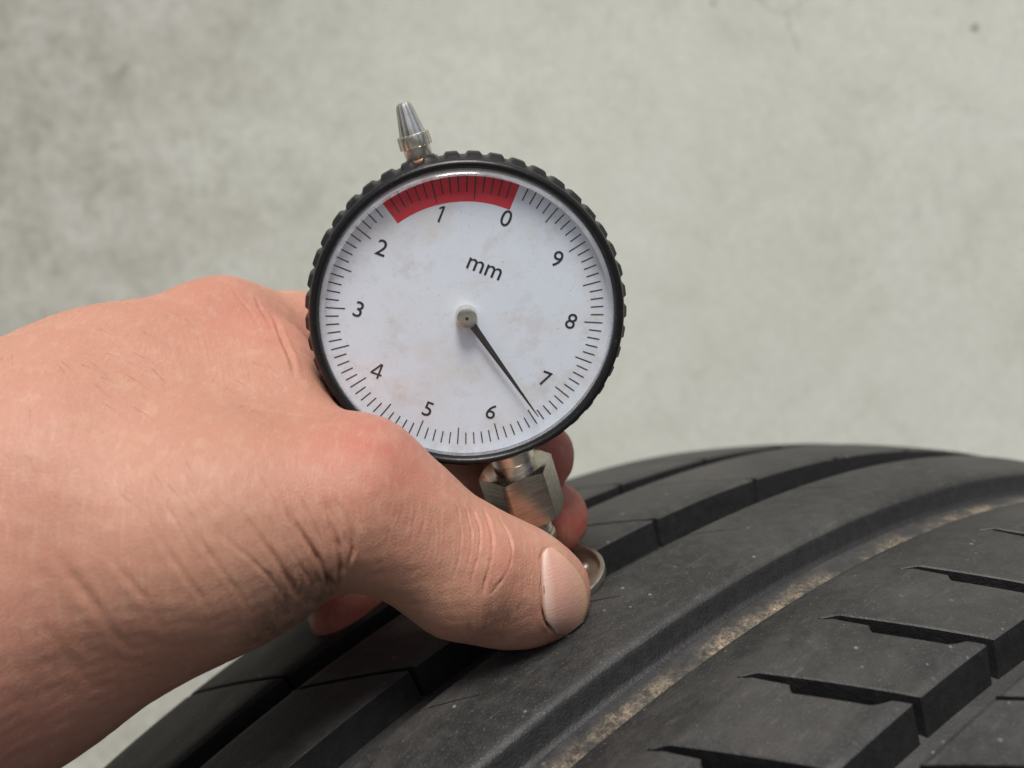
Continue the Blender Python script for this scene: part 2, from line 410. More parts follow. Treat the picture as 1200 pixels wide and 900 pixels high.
def block(name, thL, thR, v0, v1, height, bev=(1, 1), nv=14, nu=7, depth=DEPTH, mat=None, draft=.8, b=.7, bd=.42):
    """one tread block between two sipes; thL(v), thR(v) give its ends, height(v) its top; bev = bevel on the v0 / v1 side"""
    vsamp = [v0] + list(np.linspace(v0 + (b if bev[0] else .05), v1 - (b if bev[1] else .05), nv)) + [v1]
    n, m = len(vsamp), nu + 2
    vv, ff = [], []
    for i, v in enumerate(vsamp):
        a, c = thL(v), thR(v); r = height(v); bt = math.degrees(.3 / R0)
        us = [a] + list(np.linspace(a + bt, c - bt, nu)) + [c]
        for j, t in enumerate(us):
            e = (j in (0, m - 1)) or (i == 0 and bev[0]) or (i == n - 1 and bev[1])
            vv.append(tp(t, v, r - (.22 if j in (0, m - 1) else bd if e else 0)))
    for i in range(n - 1):
        for j in range(m - 1):
            a = i * m + j; ff.append((a, a + m, a + m + 1, a + 1))
    loop = [j for j in range(m)] + [i * m + m - 1 for i in range(1, n)] + [(n - 1) * m + j for j in range(m - 2, -1, -1)] + [i * m for i in range(n - 2, 0, -1)]
    s = len(vv)
    for q in loop:
        i = q // m; v = vsamp[i]; j = q % m
        t = thL(v) if j == 0 else thR(v) if j == m - 1 else None
        if t is None:
            a, c = thL(v), thR(v); bt = math.degrees(.3 / R0); t = np.linspace(a + bt, c - bt, nu)[j - 1]
        dv = -draft * bev[0] if i == 0 else draft * bev[1] if i == n - 1 else 0
        vv.append(tp(t, v + dv, crown(v) - depth - .1))
    L = len(loop)
    for q in range(L): ff.append((loop[q], s + q, s + (q + 1) % L, loop[(q + 1) % L]))
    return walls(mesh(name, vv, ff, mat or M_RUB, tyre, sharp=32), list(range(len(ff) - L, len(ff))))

def chain(seed_list, step, lo, hi):
    l = list(seed_list)
    while l[0] > lo: l.insert(0, l[0] - step)
    while l[-1] < hi: l.append(l[-1] + step)
    return l
def half_gap_up(v):      # sipe half width (degrees) on its back side
    if v < 27.5: mmw = .12 + (v - 26.5) * .25
    elif v < 46: mmw = .8
    else: mmw = .8
    return math.degrees(mmw / R0)
def half_gap_dn(v):      # front side: the sipe steps wider part way across
    if v < 27.5: mmw = .12 + (v - 26.5) * .2
    elif v < 34: mmw = .45 + (v - 27.5) * .13
    elif v < 35: mmw = 1.3 + (v - 34) * 2.1
    elif v < 45.2: mmw = 3.4
    elif v < 46.4: mmw = 3.4 - (v - 45.2) * 1.8
    else: mmw = 1.24
    return math.degrees(mmw / R0)
sip = chain([-22.6, -18.82, -15.09, -11.31, -7.01, -2.2, 2.4, 6.6], 3.9, -75, 60)
SK = .12
for a, b in zip(sip[:-1], sip[1:]):
    block('tread_block', lambda v, a=a: a + SK * (v - 35) + half_gap_up(v), lambda v, b=b: b + SK * (v - 35) - half_gap_dn(v), VJ, 48.5, lambda v: ramp_h(v), bev=(0, 1), nv=30, nu=6)
# inner row beyond the central rib
sip2 = chain([-22.3, -16.6, -10.5, -4.5, 1.2], 5.8, -75, 60)
hg = lambda w_: math.degrees(w_ / R0)
for a, b in zip(sip2[:-1], sip2[1:]):
    block('tread_block', lambda v, a=a: a + .145 * (v + 24) + hg(.6 if v > -44 else .2), lambda v, b=b: b + .145 * (v + 24) - hg(.6 if v > -44 else .2), -46.5, -24.2, crown, nv=12, b=1.2, bd=.6)
    block('shoulder_block', lambda v, a=a: a + .10 * (v + 24) + hg(.5), lambda v, b=b: b + .10 * (v + 24) - hg(.5), -97, -54.5, crown, nv=14, b=1.2, bd=.6)
sip3 = chain([-19.4, -15.6, -11.93, -8.2, -4.3], 3.9, -75, 40)
for a, b in zip(sip3[:-1], sip3[1:]):
    block('shoulder_block', lambda v, a=a: a + .22 * (v - 55) + hg(.7), lambda v, b=b: b + .22 * (v - 55) - hg(.7), 55.3, 97, crown, nv=14)

# ------------------------------------------------------------------ gauge (local axes: y up the stem from the foot, z out of the dial, x to the right; millimetres)
FOOTc = P(646, 684, 187)
U = np.array([-.27, .90, .335]); U /= np.linalg.norm(U)
Wd = np.array([0, 0, 1.]) - U[2] * U; Wd /= np.linalg.norm(Wd)
X = np.cross(U, Wd)
gauge = bpy.data.objects.new('tread_depth_gauge', None); C.objects.link(gauge)
gm = Matrix.Identity(4); cols = [CAM_R @ Vector(q) for q in (X, U, Wd)]
for r_ in range(3):
    for c_ in range(3): gm[r_][c_] = cols[c_][r_]
gauge.matrix_world = Matrix.Translation(Vector(W(FOOTc))) @ gm
tag(gauge, 'round dial tread depth gauge with black knurled rim standing on the tyre', 'gauge')
LC = 58.3          # height of the dial's centre above the foot
def rev_y(name, prof, mat, parent, seg=48, cx=0, cz=0, sharp=35, wob=None):
    """revolve (r, y) about the stem axis"""
    v, f = [], []; n = len(prof)
    for i in range(seg):
        t = 2 * pi * i / seg
        for k, (r, y) in enumerate(prof):
            rr = wob(t, k, r) if wob else r
            v.append(((cx + rr * sin(t)) * MM, y * MM, (cz + rr * cos(t)) * MM))
    for i in range(seg):
        for k in range(n - 1):
            a, b = i * n + k, ((i + 1) % seg) * n + k; f.append((a, b, b + 1, a + 1))
    return mesh(name, v, f, mat, parent, sharp=sharp)
def rev_z(name, prof, mat, parent, seg=128, sharp=35, wob=None, dx=0, dy=0):
    """revolve (r, z) about the dial axis"""
    v, f = [], []; n = len(prof)
    for i in range(seg):
        t = 2 * pi * i / seg
        for k, (r, z) in enumerate(prof):
            rr = wob(t, k, r) if wob else r
            v.append(((dx + rr * sin(t)) * MM, (LC + dy + rr * cos(t)) * MM, z * MM))
    for i in range(seg):
        for k in range(n - 1):
            a, b = i * n + k, ((i + 1) % seg) * n + k; f.append((a, a + 1, b + 1, b))
    return mesh(name, v, f, mat, parent, sharp=sharp)
ZD = 3.6           # dial plane
NK = 46
def knurl(t, k, r):
    if k in (2, 3, 4):
        s = (t * NK / (2 * pi)) % 1.0
        lob = min(1, max(0, (s - .04) / .13)) * min(1, max(0, (.78 - s) / .13))
        return r + .55 * lob
    return r
bez = rev_z('bezel', [(22.8, -2.6), (26.4, -2.6), (27.4, -2.0), (27.6, 0.6), (27.5, 3.6), (27.35, 4.2), (27.2, 4.6), (27.3, 5.2), (27.0, 5.9), (26.5, 6.15), (26.0, 5.95), (25.72, 5.3), (25.7, 3.2)], M_BLK, gauge, seg=NK * 20, sharp=50, wob=knurl)
case = rev_z('case', [(.01, -9.2), (20.5, -9.2), (21.6, -8.4), (22.4, -6.5), (23.2, -4.4), (23.2, 2.0)], M_STEEL, gauge)
# dial and print
dial = rev_z('dial_face', [(.01, ZD), (25.69, ZD)], M_DIAL, gauge, seg=96)
ROT = rad(22.3 + 16.2); DX, DY = -.25, .45      # the print sits a little off the rim's centre      # the dial is turned clockwise from the stem
def dpt(r, ang, z): return ((DX + r * sin(ang)) * MM, (LC + DY + r * cos(ang)) * MM, z * MM)
v, f = [], []
nseg = 36
a0, a1 = ROT - 1.6 * rad(36), ROT
for i in range(nseg + 1):
    t = a0 + (a1 - a0) * i / nseg
    v += [dpt(19.7, t, ZD + .02), dpt(24.3, t, ZD + .02)]
    if i: q = 2 * (i - 1); f.append((q, q + 2, q + 3, q + 1))
mesh('warning_band', v, f, M_RED, dial, smooth=False)
v, f = [], []
for i in range(100):
    t = ROT - rad(3.6) * i
    if i in (0, 16): continue
    r1 = 24.25 + .07 * rng.normal() * .3; ln = 4.1 if (i in (5, 10) ) else 3.3 if i % 10 == 0 else 3.2 if i % 5 == 0 else 2.25
    if i < 16 and ln < 3: ln = 3.0
    hw = .105
    q = len(v); s, c_ = sin(t), cos(t)
    for (r, wd) in ((r1 - ln, -hw), (r1, -hw), (r1, hw), (r1 - ln, hw)):
        v.append(((DX + r * s + wd * c_) * MM, (LC + DY + r * c_ - wd * s) * MM, (ZD + .04) * MM))
    f.append((q, q + 3, q + 2, q + 1))
mesh('graduation_marks', v, f, M_INK, dial, smooth=False)
def text(name, s, size, r, ang):
    cu = bpy.data.curves.new(name, 'FONT'); cu.body = s; cu.size = size; cu.align_x = 'CENTER'; cu.align_y = 'CENTER'; cu.resolution_u = 6
    cu.offset = .01
    to = bpy.data.objects.new('tmp', cu); C.objects.link(to)
    dg = bpy.context.evaluated_depsgraph_get(); me = bpy.data.meshes.new_from_object(to.evaluated_get(dg))
    bpy.data.objects.remove(to, do_unlink=True)
    co = np.empty(len(me.vertices) * 3); me.vertices.foreach_get('co', co); co = co.reshape(-1, 3) * MM
    co[:, :2] -= (co[:, :2].max(0) + co[:, :2].min(0)) / 2
    x, y = co[:, 0].copy(), co[:, 1].copy(); cr, sr = cos(ROT), sin(ROT)
    px_, py_, _ = dpt(r, ang, 0)
    co[:, 0] = x * cr + y * sr + px_; co[:, 1] = -x * sr + y * cr + py_; co[:, 2] = (ZD + .05) * MM
    me.vertices.foreach_set('co', co.ravel()); me.update(); me.materials.clear(); me.materials.append(M_INK)
    o = bpy.data.objects.new(name, me); C.objects.link(o); o.parent = dial; return o
for d in (0, 2, 3, 5, 6, 7, 8, 9):
    text('numeral', str(d), 4.0, 18.6 if d not in (0, 1) else 18.2, ROT - rad(36) * d)
# the figures one and four are drawn stroke by stroke
def drawn(d, r, polys):
    px_, py_, _ = dpt(r, ROT - rad(36) * d, 0); v, f = [], []
    for n_, pl in enumerate(polys):
        f.append(tuple(range(len(v), len(v) + len(pl))))
        v += [(x * MM * cos(ROT) + y * MM * sin(ROT) + px_, -x * MM * sin(ROT) + y * MM * cos(ROT) + py_, (ZD + .05 + .004 * n_) * MM) for x, y in pl]
    mesh('numeral', v, f, M_INK, dial, smooth=False)
drawn(1, 18.2, [[(.1, -1.4), (.45, -1.4), (.45, 1.42), (.1, 1.42)], [(.1, 1.42), (-.42, .98), (-.42, .62), (.1, 1.0)]])
drawn(4, 18.6, [[(.32, -1.4), (.66, -1.4), (.66, 1.42), (.32, 1.42)], [(-1.0, -.78), (1.05, -.78), (1.05, -.46), (-1.0, -.46)], [(-1.0, -.50), (-.62, -.50), (.50, 1.30), (.32, 1.42), (.2, 1.42)]])
text('unit_lettering', 'mm', 4.3, 8.8, ROT - rad(1))
# needle
ta = ROT - rad(36) * 6.57
nd = []
prof_n = [(0, .60), (1, .62), (2.2, .66), (2.9, .62), (20.5, .16), (22.9, .07)]
v, f = [], []
for (r, hw) in prof_n:
    for (wd, z) in ((-hw, ZD + 1.15), (0, ZD + 1.15 + hw * .45), (hw, ZD + 1.15), (0, ZD + 1.0)):
        v.append(((DX + r * sin(ta) + wd * cos(ta)) * MM, (LC + DY + r * cos(ta) - wd * sin(ta)) * MM, z * MM))
for i in range(len(prof_n) - 1):
    for k in range(4): a = 4 * i + k; b = 4 * i + (k + 1) % 4; f.append((a, a + 4, b + 4, b))
f += [(3, 2, 1, 0), (len(v) - 4, len(v) - 3, len(v) - 2, len(v) - 1)]
needle = mesh('needle', v, f, M_NEEDLE, gauge, smooth=False)
rev_z('hub', [(.22, ZD + 2.0), (.30, ZD + 2.42), (1.25, ZD + 2.42), (1.75, ZD + 2.25), (1.85, ZD + 1.8), (1.85, ZD + .1)][::-1], M_NICK, needle, seg=40, dx=DX, dy=DY)
rev_z('pivot', [(.01, ZD + 2.15), (.3, ZD + 2.1), (.3, ZD + 1.6)][::-1], M_NEEDLE, needle, seg=16, dx=DX, dy=DY)
cr = rev_z('crystal', [(.01, ZD + 3.0), (12, ZD + 2.95), (20, ZD + 2.85), (24.2, ZD + 2.7), (24.6, ZD + 2.66)][::-1], M_GLASS, gauge, seg=128)
rev_z('crystal_rim', [(24.6, ZD + 2.66), (25.1, ZD + 2.45), (25.45, ZD + 1.9), (25.64, ZD + 1.0), (25.67, ZD + .1)][::-1], M_RIM, cr, seg=128)
# stem
neck = rev_y('neck', [(4.3, 31.2), (4.3, 28.6), (4.0, 28.3), (4.0, 26.5)], M_NICK, gauge)
def hexnut():
    AF, RV = 6.5, 7.5; ph = rad(38.5)
    ys = [(16.6, 'c'), (16.9, 'e'), (20, 'f'), (24, 'f'), (26.9, 'e'), (27.3, 'c')]
    nseg = 72; v, f = [], []
    def hx(t):
        a = (t - ph) % (pi / 3) - pi / 6; return AF / cos(a)
    prof = []
    rings = [('c', 16.3), ('e', 16.3), ('m', 18.0), ('m', 25.2), ('e', 27.0), ('c', 27.0)]
    for kind, y in rings:
        for i in range(nseg):
            t = 2 * pi * i / nseg; h = hx(t)
            if kind == 'c': r, yy = AF * .93, y
            elif kind == 'e':
                drop = (h - AF) * .45 + .08; r = h; yy = y - drop if y > 20 else y + drop
            else: r, yy = h, y
            v.append((r * sin(t) * MM, yy * MM, r * cos(t) * MM))
    for k in range(len(rings) - 1):
        for i in range(nseg):
            a = k * nseg + i; b = k * nseg + (i + 1) % nseg; f.append((a, b, b + nseg, a + nseg))
    f += [tuple(range(nseg))[::-1], tuple(5 * nseg + i for i in range(nseg))]
    return mesh('hex_nut', v, f, M_NUT, gauge, sharp=18)
nut = hexnut()
thr = [(3.2, 17.3)]
for i in range(6): y = 16.0 - i * .7; thr += [(3.55, y), (3.15, y - .4)]
thr += [(3.5, 12.0), (3.9, 11.7), (3.9, 10.6), (3.6, 10.4), (3.5, 9.8)]
rev_y('threaded_collar', thr[::-1], M_THREAD, gauge, sharp=20)
rev_y('stem', [(3.45, 1.4), (3.45, 10.2)], M_FOOT, gauge)
foot = rev_y('foot', [(.01, -.1), (10.4, -.1), (11.0, .15), (11.3, .6), (11.3, 1.8), (11.05, 2.1), (10.5, 2.1), (10.25, 1.8), (10.1, 1.0), (.01, .98)], M_FOOT, gauge, seg=96)
rev_y('foot_recess', [(10.15, 1.02), (10.0, 1.1), (.01, 1.1)][::-1], M_RECESS, foot, seg=96)
rev_y('rivet', [(.85, 1.0), (.85, 1.4), (.6, 1.75), (.01, 1.85)], M_NICK, foot, seg=20, cx=7.4, cz=-.6)
rev_y('probe', [(1.0, 1.0), (1.0, -5.8), (.01, -6.6)][::-1], M_NICK, gauge, seg=24)
# plunger cap on top
PD = -2.2
rev_y('washer', [(2.7, 86.6 + PD), (3.1, 87.3 + PD), (3.0, 88.2 + PD), (2.5, 88.5 + PD)], M_ORANGE, gauge)
def fl(t, k, r): return r + (.16 * (1 if (t * 22 / (2 * pi)) % 1 > .5 else -1) if k in (4, 5) else 0)
cap = rev_y('plunger_cap', [(2.2, 86.5 + PD), (2.35, 90.2 + PD), (2.45, 90.4 + PD), (2.6, 90.45 + PD)], M_NICK, gauge, seg=48)
rev_y('knurled_ring', [(2.3, 90.3 + PD), (2.75, 90.35 + PD), (2.8, 90.7 + PD), (2.75, 92.2 + PD), (2.65, 92.5 + PD), (2.2, 92.55 + PD)], M_NICK, cap, seg=176, sharp=25,
      wob=lambda t, k, r: r - (.36 if k in (1, 2, 3, 4) and (t * 18 / (2 * pi)) % 1 > .6 else 0))
rev_y('tip', [(2.25, 92.4 + PD), (1.4, 96.9 + PD), (1.15, 97.5 + PD), (.8, 97.75 + PD), (.01, 97.8 + PD)], M_NICK, cap, seg=60, sharp=25,
      wob=lambda t, k, r: r * (1 - .06 * (abs(((t * 8 / (2 * pi)) % 1) - .5) < .22)))

# ------------------------------------------------------------------ hand: one continuous surface grown from a signed distance field
H = 1.0
lo = np.array([-205., -215., -252.]); hi = np.array([32., 34., -92.])
nx_, ny_, nz_ = [int(q) for q in np.ceil((hi - lo) / H)]
gx, gy, gzv = [lo[i] + H * np.arange(n_ + 1) for i, n_ in enumerate((nx_, ny_, nz_))]
BIG = 40.0
def field(): return np.full((nx_ + 1, ny_ + 1, nz_ + 1), BIG, np.float32)
def cone(D, a, b, r1, r2, k):
    """smooth-union a tapered capsule into D"""
    m = max(r1, r2) + k + 4
    l = np.minimum(a, b) - m; h = np.maximum(a, b) + m
    s = []
    for ax_, g_ in enumerate((gx, gy, gzv)):
        i0 = int(np.clip(np.floor((l[ax_] - lo[ax_]) / H), 0, len(g_) - 1)); i1 = int(np.clip(np.ceil((h[ax_] - lo[ax_]) / H) + 1, 1, len(g_)))
        s.append(slice(i0, i1))
    xx, yy, zz = [g_[q].astype(np.float32) for g_, q in zip((gx, gy, gzv), s)]
    if min(len(xx), len(yy), len(zz)) == 0: return
    px_, py_, pz_ = xx[:, None, None] - a[0], yy[None, :, None] - a[1], zz[None, None, :] - a[2]
    ab = b - a; L2 = float(ab @ ab) + 1e-6
    t = np.clip((px_ * ab[0] + py_ * ab[1] + pz_ * ab[2]) / L2, 0, 1).astype(np.float32)
    d = np.sqrt((px_ - ab[0] * t) ** 2 + (py_ - ab[1] * t) ** 2 + (pz_ - ab[2] * t) ** 2) - (r1 + (r2 - r1) * t)
    sub = D[tuple(s)]; D[tuple(s)] = smin(sub, d, k)
def smin(a, b, k):
    h = np.clip(.5 + .5 * (b - a) / k, 0, 1); return b + (a - b) * h - k * h * (1 - h)
def chain_(D, pts, k):
    for (a, b) in zip(pts[:-1], pts[1:]): cone(D, P(*a[:3]), P(*b[:3]), a[3], b[3], k)

palm = field()
#HAND_BEGIN
# forearm and wrist
chain_(palm, [(-900, 1450, 150, 38), (-420, 1000, 150, 35), (-90, 705, 153, 32)], 8)
chain_(palm, [(-90, 705, 153, 32), (60, 620, 160, 22)], 8)
# metacarpals: index, middle, ring, little
chain_(palm, [(-60, 524, 152, 15), (130, 453, 168, 12.3), (262, 400, 186, 11.6)], 10)
chain_(palm, [(-60, 560, 172, 14), (290, 470, 212, 11)], 10)
chain_(palm, [(-40, 620, 182, 14), (300, 560, 226, 10.5)], 10)
chain_(palm, [(0, 690, 180, 14), (290, 640, 228, 10)], 10)
# thumb metacarpal, web muscle, heel
chain_(palm, [(60, 660, 150, 19), (240, 620, 150, 17), (402, 592, 153, 12.4)], 10)
chain_(palm, [(320, 510, 164, 7.2), (426, 555, 158, 7.2), (496, 611, 160, 6.4)], 8)
chain_(palm, [(90, 560, 152, 18), (326, 492, 168, 8.6)], 10)
chain_(palm, [(110, 500, 160, 14), (285, 455, 173, 9.8)], 10)
chain_(palm, [(250, 410, 180, 11.5), (318, 424, 178, 6.2), (332, 470, 171, 7.0)], 6)
chain_(palm, [(60, 766, 156, 16.2), (295, 670, 152, 8.8)], 8)
# thumb
thumb = field()
chain_(thumb, [(402, 592, 153, 12.4), (474, 622, 158, 10.6), (545, 668, 163, 11.0), (600, 686, 169, 10.2), (634, 695, 174, 9.4)], 5)
# fingers round the back of the gauge
f1 = field(); chain_(f1, [(262, 400, 186, 11.4), (350, 400, 200, 9.8), (455, 425, 207, 9.0), (570, 492, 203, 8.2), (632, 535, 192, 7.4)], 4)
f2 = field(); chain_(f2, [(290, 470, 212, 10.5), (430, 520, 224, 9.2), (560, 585, 210, 8.5), (648, 606, 196, 7.6)], 4)
f3 = field(); chain_(f3, [(300, 560, 226, 10), (480, 630, 232, 8.8), (446, 678, 220, 8.8), (406, 720, 211, 8.4)], 4)
f4 = field(); chain_(f4, [(290, 640, 228, 9), (400, 640, 236, 7.6), (395, 672, 224, 7.0)], 3)
D = smin(palm, thumb, 4)
fing = smin(smin(f1, f2, .8), smin(f3, f4, .8), .8)
D = smin(D, fing, 5)
#HAND_END
del palm, thumb, f1, f2, f3, f4, fing

def surface_nets(D):
    ins = D < 0
    sh = tuple(n_ - 1 for n_ in D.shape)
    corners = [(i, j, k) for i in (0, 1) for j in (0, 1) for k in (0, 1)]
    cnt = np.zeros(sh, np.int8)
    for (i, j, k) in corners: cnt += ins[i:i + sh[0], j:j + sh[1], k:k + sh[2]]
    idx = np.argwhere((cnt > 0) & (cnt < 8))
    vid = np.full(sh, -1, np.int32); vid[tuple(idx.T)] = np.arange(len(idx))
    acc = np.zeros((len(idx), 3)); num = np.zeros(len(idx))
    for c0 in corners:
        for ax_ in range(3):
            if c0[ax_]: continue
            c1 = list(c0); c1[ax_] = 1
            d0 = D[tuple((idx + c0).T)]; d1 = D[tuple((idx + c1).T)]
            m = (d0 < 0) != (d1 < 0); t = np.where(m, d0 / np.where(d0 == d1, 1, d0 - d1), 0)
            p = np.tile(np.array(c0, float), (len(idx), 1)); p[:, ax_] += t
            acc += p * m[:, None]; num += m
    V = lo + H * (idx + acc / num[:, None])
    F_ = []
    for ax_ in range(3):
        b_, c_ = (ax_ + 1) % 3, (ax_ + 2) % 3
        s0 = [slice(1, n_ - 1) for n_ in D.shape]; s0[ax_] = slice(0, D.shape[ax_] - 1)
        s1 = list(s0); s1[ax_] = slice(1, D.shape[ax_])
        A, B = ins[tuple(s0)], ins[tuple(s1)]
        e = np.argwhere(A != B); off = np.array([1, 1, 1]); off[ax_] = 0; e2 = e + off
        fl_ = A[tuple(e.T)]
        def cell(db, dc):
            q = e2.copy(); q[:, b_] += db; q[:, c_] += dc; return vid[tuple(q.T)]
        quad = np.stack([cell(-1, -1), cell(0, -1), cell(0, 0), cell(-1, 0)], 1)
        quad[~fl_] = quad[~fl_][:, ::-1]; F_.append(quad)
    F_ = np.concatenate(F_); F_ = F_[(F_ >= 0).all(1)]
    return V, F_
HV, HF = surface_nets(D); del D
# relax
ed = np.concatenate([HF[:, [0, 1]], HF[:, [1, 2]], HF[:, [2, 3]], HF[:, [3, 0]]])
def relax(V, n, f=.5):
    for _ in range(n):
        s = np.zeros_like(V); c_ = np.zeros(len(V))
        for a, b in ((0, 1), (1, 0)):
            for q in range(3): s[:, q] += np.bincount(ed[:, a], V[ed[:, b], q], len(V))
            c_ += np.bincount(ed[:, a], minlength=len(V))
        V = V + f * (s / c_[:, None] - V)
    return V
HV = relax(HV, 5)

def np_mesh(name, V, Fq):
    me = bpy.data.meshes.new(name)
    me.vertices.add(len(V)); me.vertices.foreach_set('co', np.ascontiguousarray(V, dtype=np.float32).ravel())
    me.loops.add(Fq.size); me.loops.foreach_set('vertex_index', Fq.ravel().astype(np.int32))
    me.polygons.add(len(Fq)); me.polygons.foreach_set('loop_start', np.arange(0, Fq.size, 4, dtype=np.int32))
    me.update(calc_edges=True); me.polygons.foreach_set('use_smooth', np.ones(len(Fq), bool)); return me
# two levels of subdivision, then creases pressed into the fine mesh
me0 = np_mesh('hand_base', HV, HF)
to = bpy.data.objects.new('tmp', me0); C.objects.link(to)
sm = to.modifiers.new('s', 'SUBSURF'); sm.levels = 2; sm.render_levels = 2
dg = bpy.context.evaluated_depsgraph_get(); hme = bpy.data.meshes.new_from_object(to.evaluated_get(dg))
bpy.data.objects.remove(to, do_unlink=True)
nv_ = len(hme.vertices); V = np.empty(nv_ * 3, np.float32); hme.vertices.foreach_get('co', V); V = V.reshape(-1, 3).astype(float)
Nn = np.empty(nv_ * 3, np.float32); hme.vertex_normals.foreach_get('vector', Nn); Nn = Nn.reshape(-1, 3).astype(float)
bvh = BVHTree.FromPolygons([Vector(q) for q in HV], [tuple(int(i) for i in q) for q in HF])
def on_hand(px, py, fallback=165.):
    d = Vector(P(px, py, 1.0)).normalized(); h = bvh.ray_cast(Vector((0, 0, 0)), d)
    if h[0] is None: h = bvh.find_nearest(Vector(P(px, py, fallback)))
    return np.array(h[0]), np.array(h[1])
front = (Nn * V).sum(1) < 6      # faces turned to this side
def press(pts, width, depth, ridge=0.0, mode=''):
    """a crease along pixels of the photo, laid on the skin: gaussian valley with soft ridges beside it"""
    Q = np.array([on_hand(*p)[0] for p in pts])
    m = ((V > Q.min(0) - 5 * width) & (V < Q.max(0) + 5 * width)).all(1); ids = np.where(m)[0]
    if not len(ids): return
    p = V[ids]; best = np.full(len(ids), 1e9); tt = np.zeros(len(ids)); tot = len(Q) - 1
    for i in range(tot):
        a, b = Q[i], Q[i + 1]; ab = b - a; t = np.clip(((p - a) @ ab) / (ab @ ab + 1e-9), 0, 1)
        d = np.linalg.norm(p - a - t[:, None] * ab, axis=1); k = d < best; best[k] = d[k]; tt[k] = (i + t[k]) / tot
    fade = np.clip(np.minimum(tt, 1 - tt) / .25, 0, 1)
    if mode == 'end': fade = np.clip(tt / .75, 0, 1) ** 1.5 * np.clip((1 - tt) / .15, 0, 1); ridge *= .5
    h = -depth * np.exp(-(best / width) ** 2) + ridge * np.exp(-((best - 2.0 * width) / (1.1 * width)) ** 2)
    V[ids] += Nn[ids] * (h * fade)[:, None]
def blob(px, py, r, fall=165.):
    c, _ = on_hand(px, py, fall); d = np.linalg.norm(V - c, axis=1); return np.exp(-(d / r) ** 2)
def bulge(px, py, r, amt): V[:] += Nn * (blob(px, py, r) * amt)[:, None]
#DETAIL_BEGIN
bulge(440, 520, 9, .5)           # thumb knuckle
bulge(585, 655, 4.5, .35)
# knuckle creases of the thumb
press([(566, 597), (572, 607), (577, 635), (574, 658), (569, 681), (566, 697)], .26, 1.0, .03)
press([(584, 607), (594, 621), (599, 639), (597, 660), (587, 681), (573, 698)], .24, .75, .02)
press([(548, 590), (556, 600), (563, 618), (562, 640), (558, 660), (553, 676)], .2, .45, .02)
press([(540, 586), (548, 600), (553, 625), (551, 650), (545, 672)], .18, .18, .04)
press([(530, 580), (538, 600), (541, 630), (537, 660), (530, 680)], .17, .15, .03)
press([(590, 668), (582, 684), (574, 690)], .16, .2, .05)
press([(608, 618), (613, 640), (612, 665), (606, 690)], .16, .12, .02)
press([(618, 624), (622, 645), (622, 675), (617, 700)], .16, .10, .02)
for i in range(26):
    x = 452 + i * 6.2 + rng.normal() * 2; y = 545 + i * 4.2 + rng.normal() * 6; L = 60 + 40 * rng.random()
    press([(x, y), (x + 4, y + L * .4), (x + 1, y + L * .75), (x - 5, y + L)], .15, .045 + .05 * rng.random())
for i in range(8):
    x = 600 + i * 4; press([(x, 640 + i * 3 + rng.normal() * 4), (x + 2, 680), (x - 1, 715 + rng.normal() * 6)], .13, .05)
# folds where the thumb meets the heel
press([(322, 562), (333, 585), (343, 610), (358, 632), (372, 654), (387, 683), (390, 700)], .36, 1.15, .22, 'end')
press([(366, 548), (377, 568), (384, 595), (388, 617), (397, 641), (400, 668), (397, 690)], .32, .75, .2, 'end')
press([(400, 590), (408, 610), (413, 628), (414, 646), (409, 664)], .34, .5, .12, 'end')
press([(272, 590), (292, 614), (319, 649), (341, 683), (352, 705)], .42, .7, .2, 'end')
press([(250, 616), (262, 630), (289, 651), (316, 676), (334, 704)], .32, .3, .08, 'end')
press([(300, 590), (318, 612), (338, 642), (358, 672), (370, 694)], .26, .28, .07, 'end')
press([(345, 572), (358, 596), (370, 622), (382, 648)], .24, .24, .07)
press([(215, 610), (246, 650), (276, 690), (296, 724)], .4, .16, .06)
press([(170, 600), (206, 660), (236, 700), (262, 742)], .45, .14, .05)
press([(60, 640), (112, 710), (160, 770)], .8, .22, .08)
press([(30, 700), (80, 770), (112, 812)], .8, .2, .08)
press([(120, 640), (170, 700), (215, 760)], .6, .14, .05)
for i in range(34):
    x = 190 + i * 7 + rng.normal() * 5; y = 560 + 45 * rng.random() - i * .8; q = .6 + .6 * rng.random()
    press([(x, y), (x + 16 * q, y + 24 * q), (x + 30 * q, y + 50 * q), (x + 40 * q, y + 76 * q)], .2, .04 + .08 * rng.random())
# index knuckle and web
press([(318, 368), (328, 390), (338, 412), (346, 444)], .5, .5, .15)
press([(298, 345), (312, 372), (326, 400)], .4, .22, .08)
press([(270, 338), (292, 362), (308, 390)], .35, .1, .03)
for i in range(14):
    x = 175 + 9 * i + rng.normal() * 4; press([(x, 362 + rng.normal() * 8), (x + 12, 400), (x + 20, 440), (x + 24, 470)], .22, .04)
for i in range(14):
    x = 400 + 7 * i; press([(x, 500 + i * 6 + rng.normal() * 6), (x - 4, 540 + i * 5), (x - 12, 580 + i * 4)], .17, .04 + .05 * rng.random())
# groove round the nail
press([(648, 641), (637, 645), (634, 655), (634, 690), (635.5, 712), (640, 730), (654, 747)], .3, .35)
press([(637, 712), (641, 727), (652, 744)], .5, .5, .1)
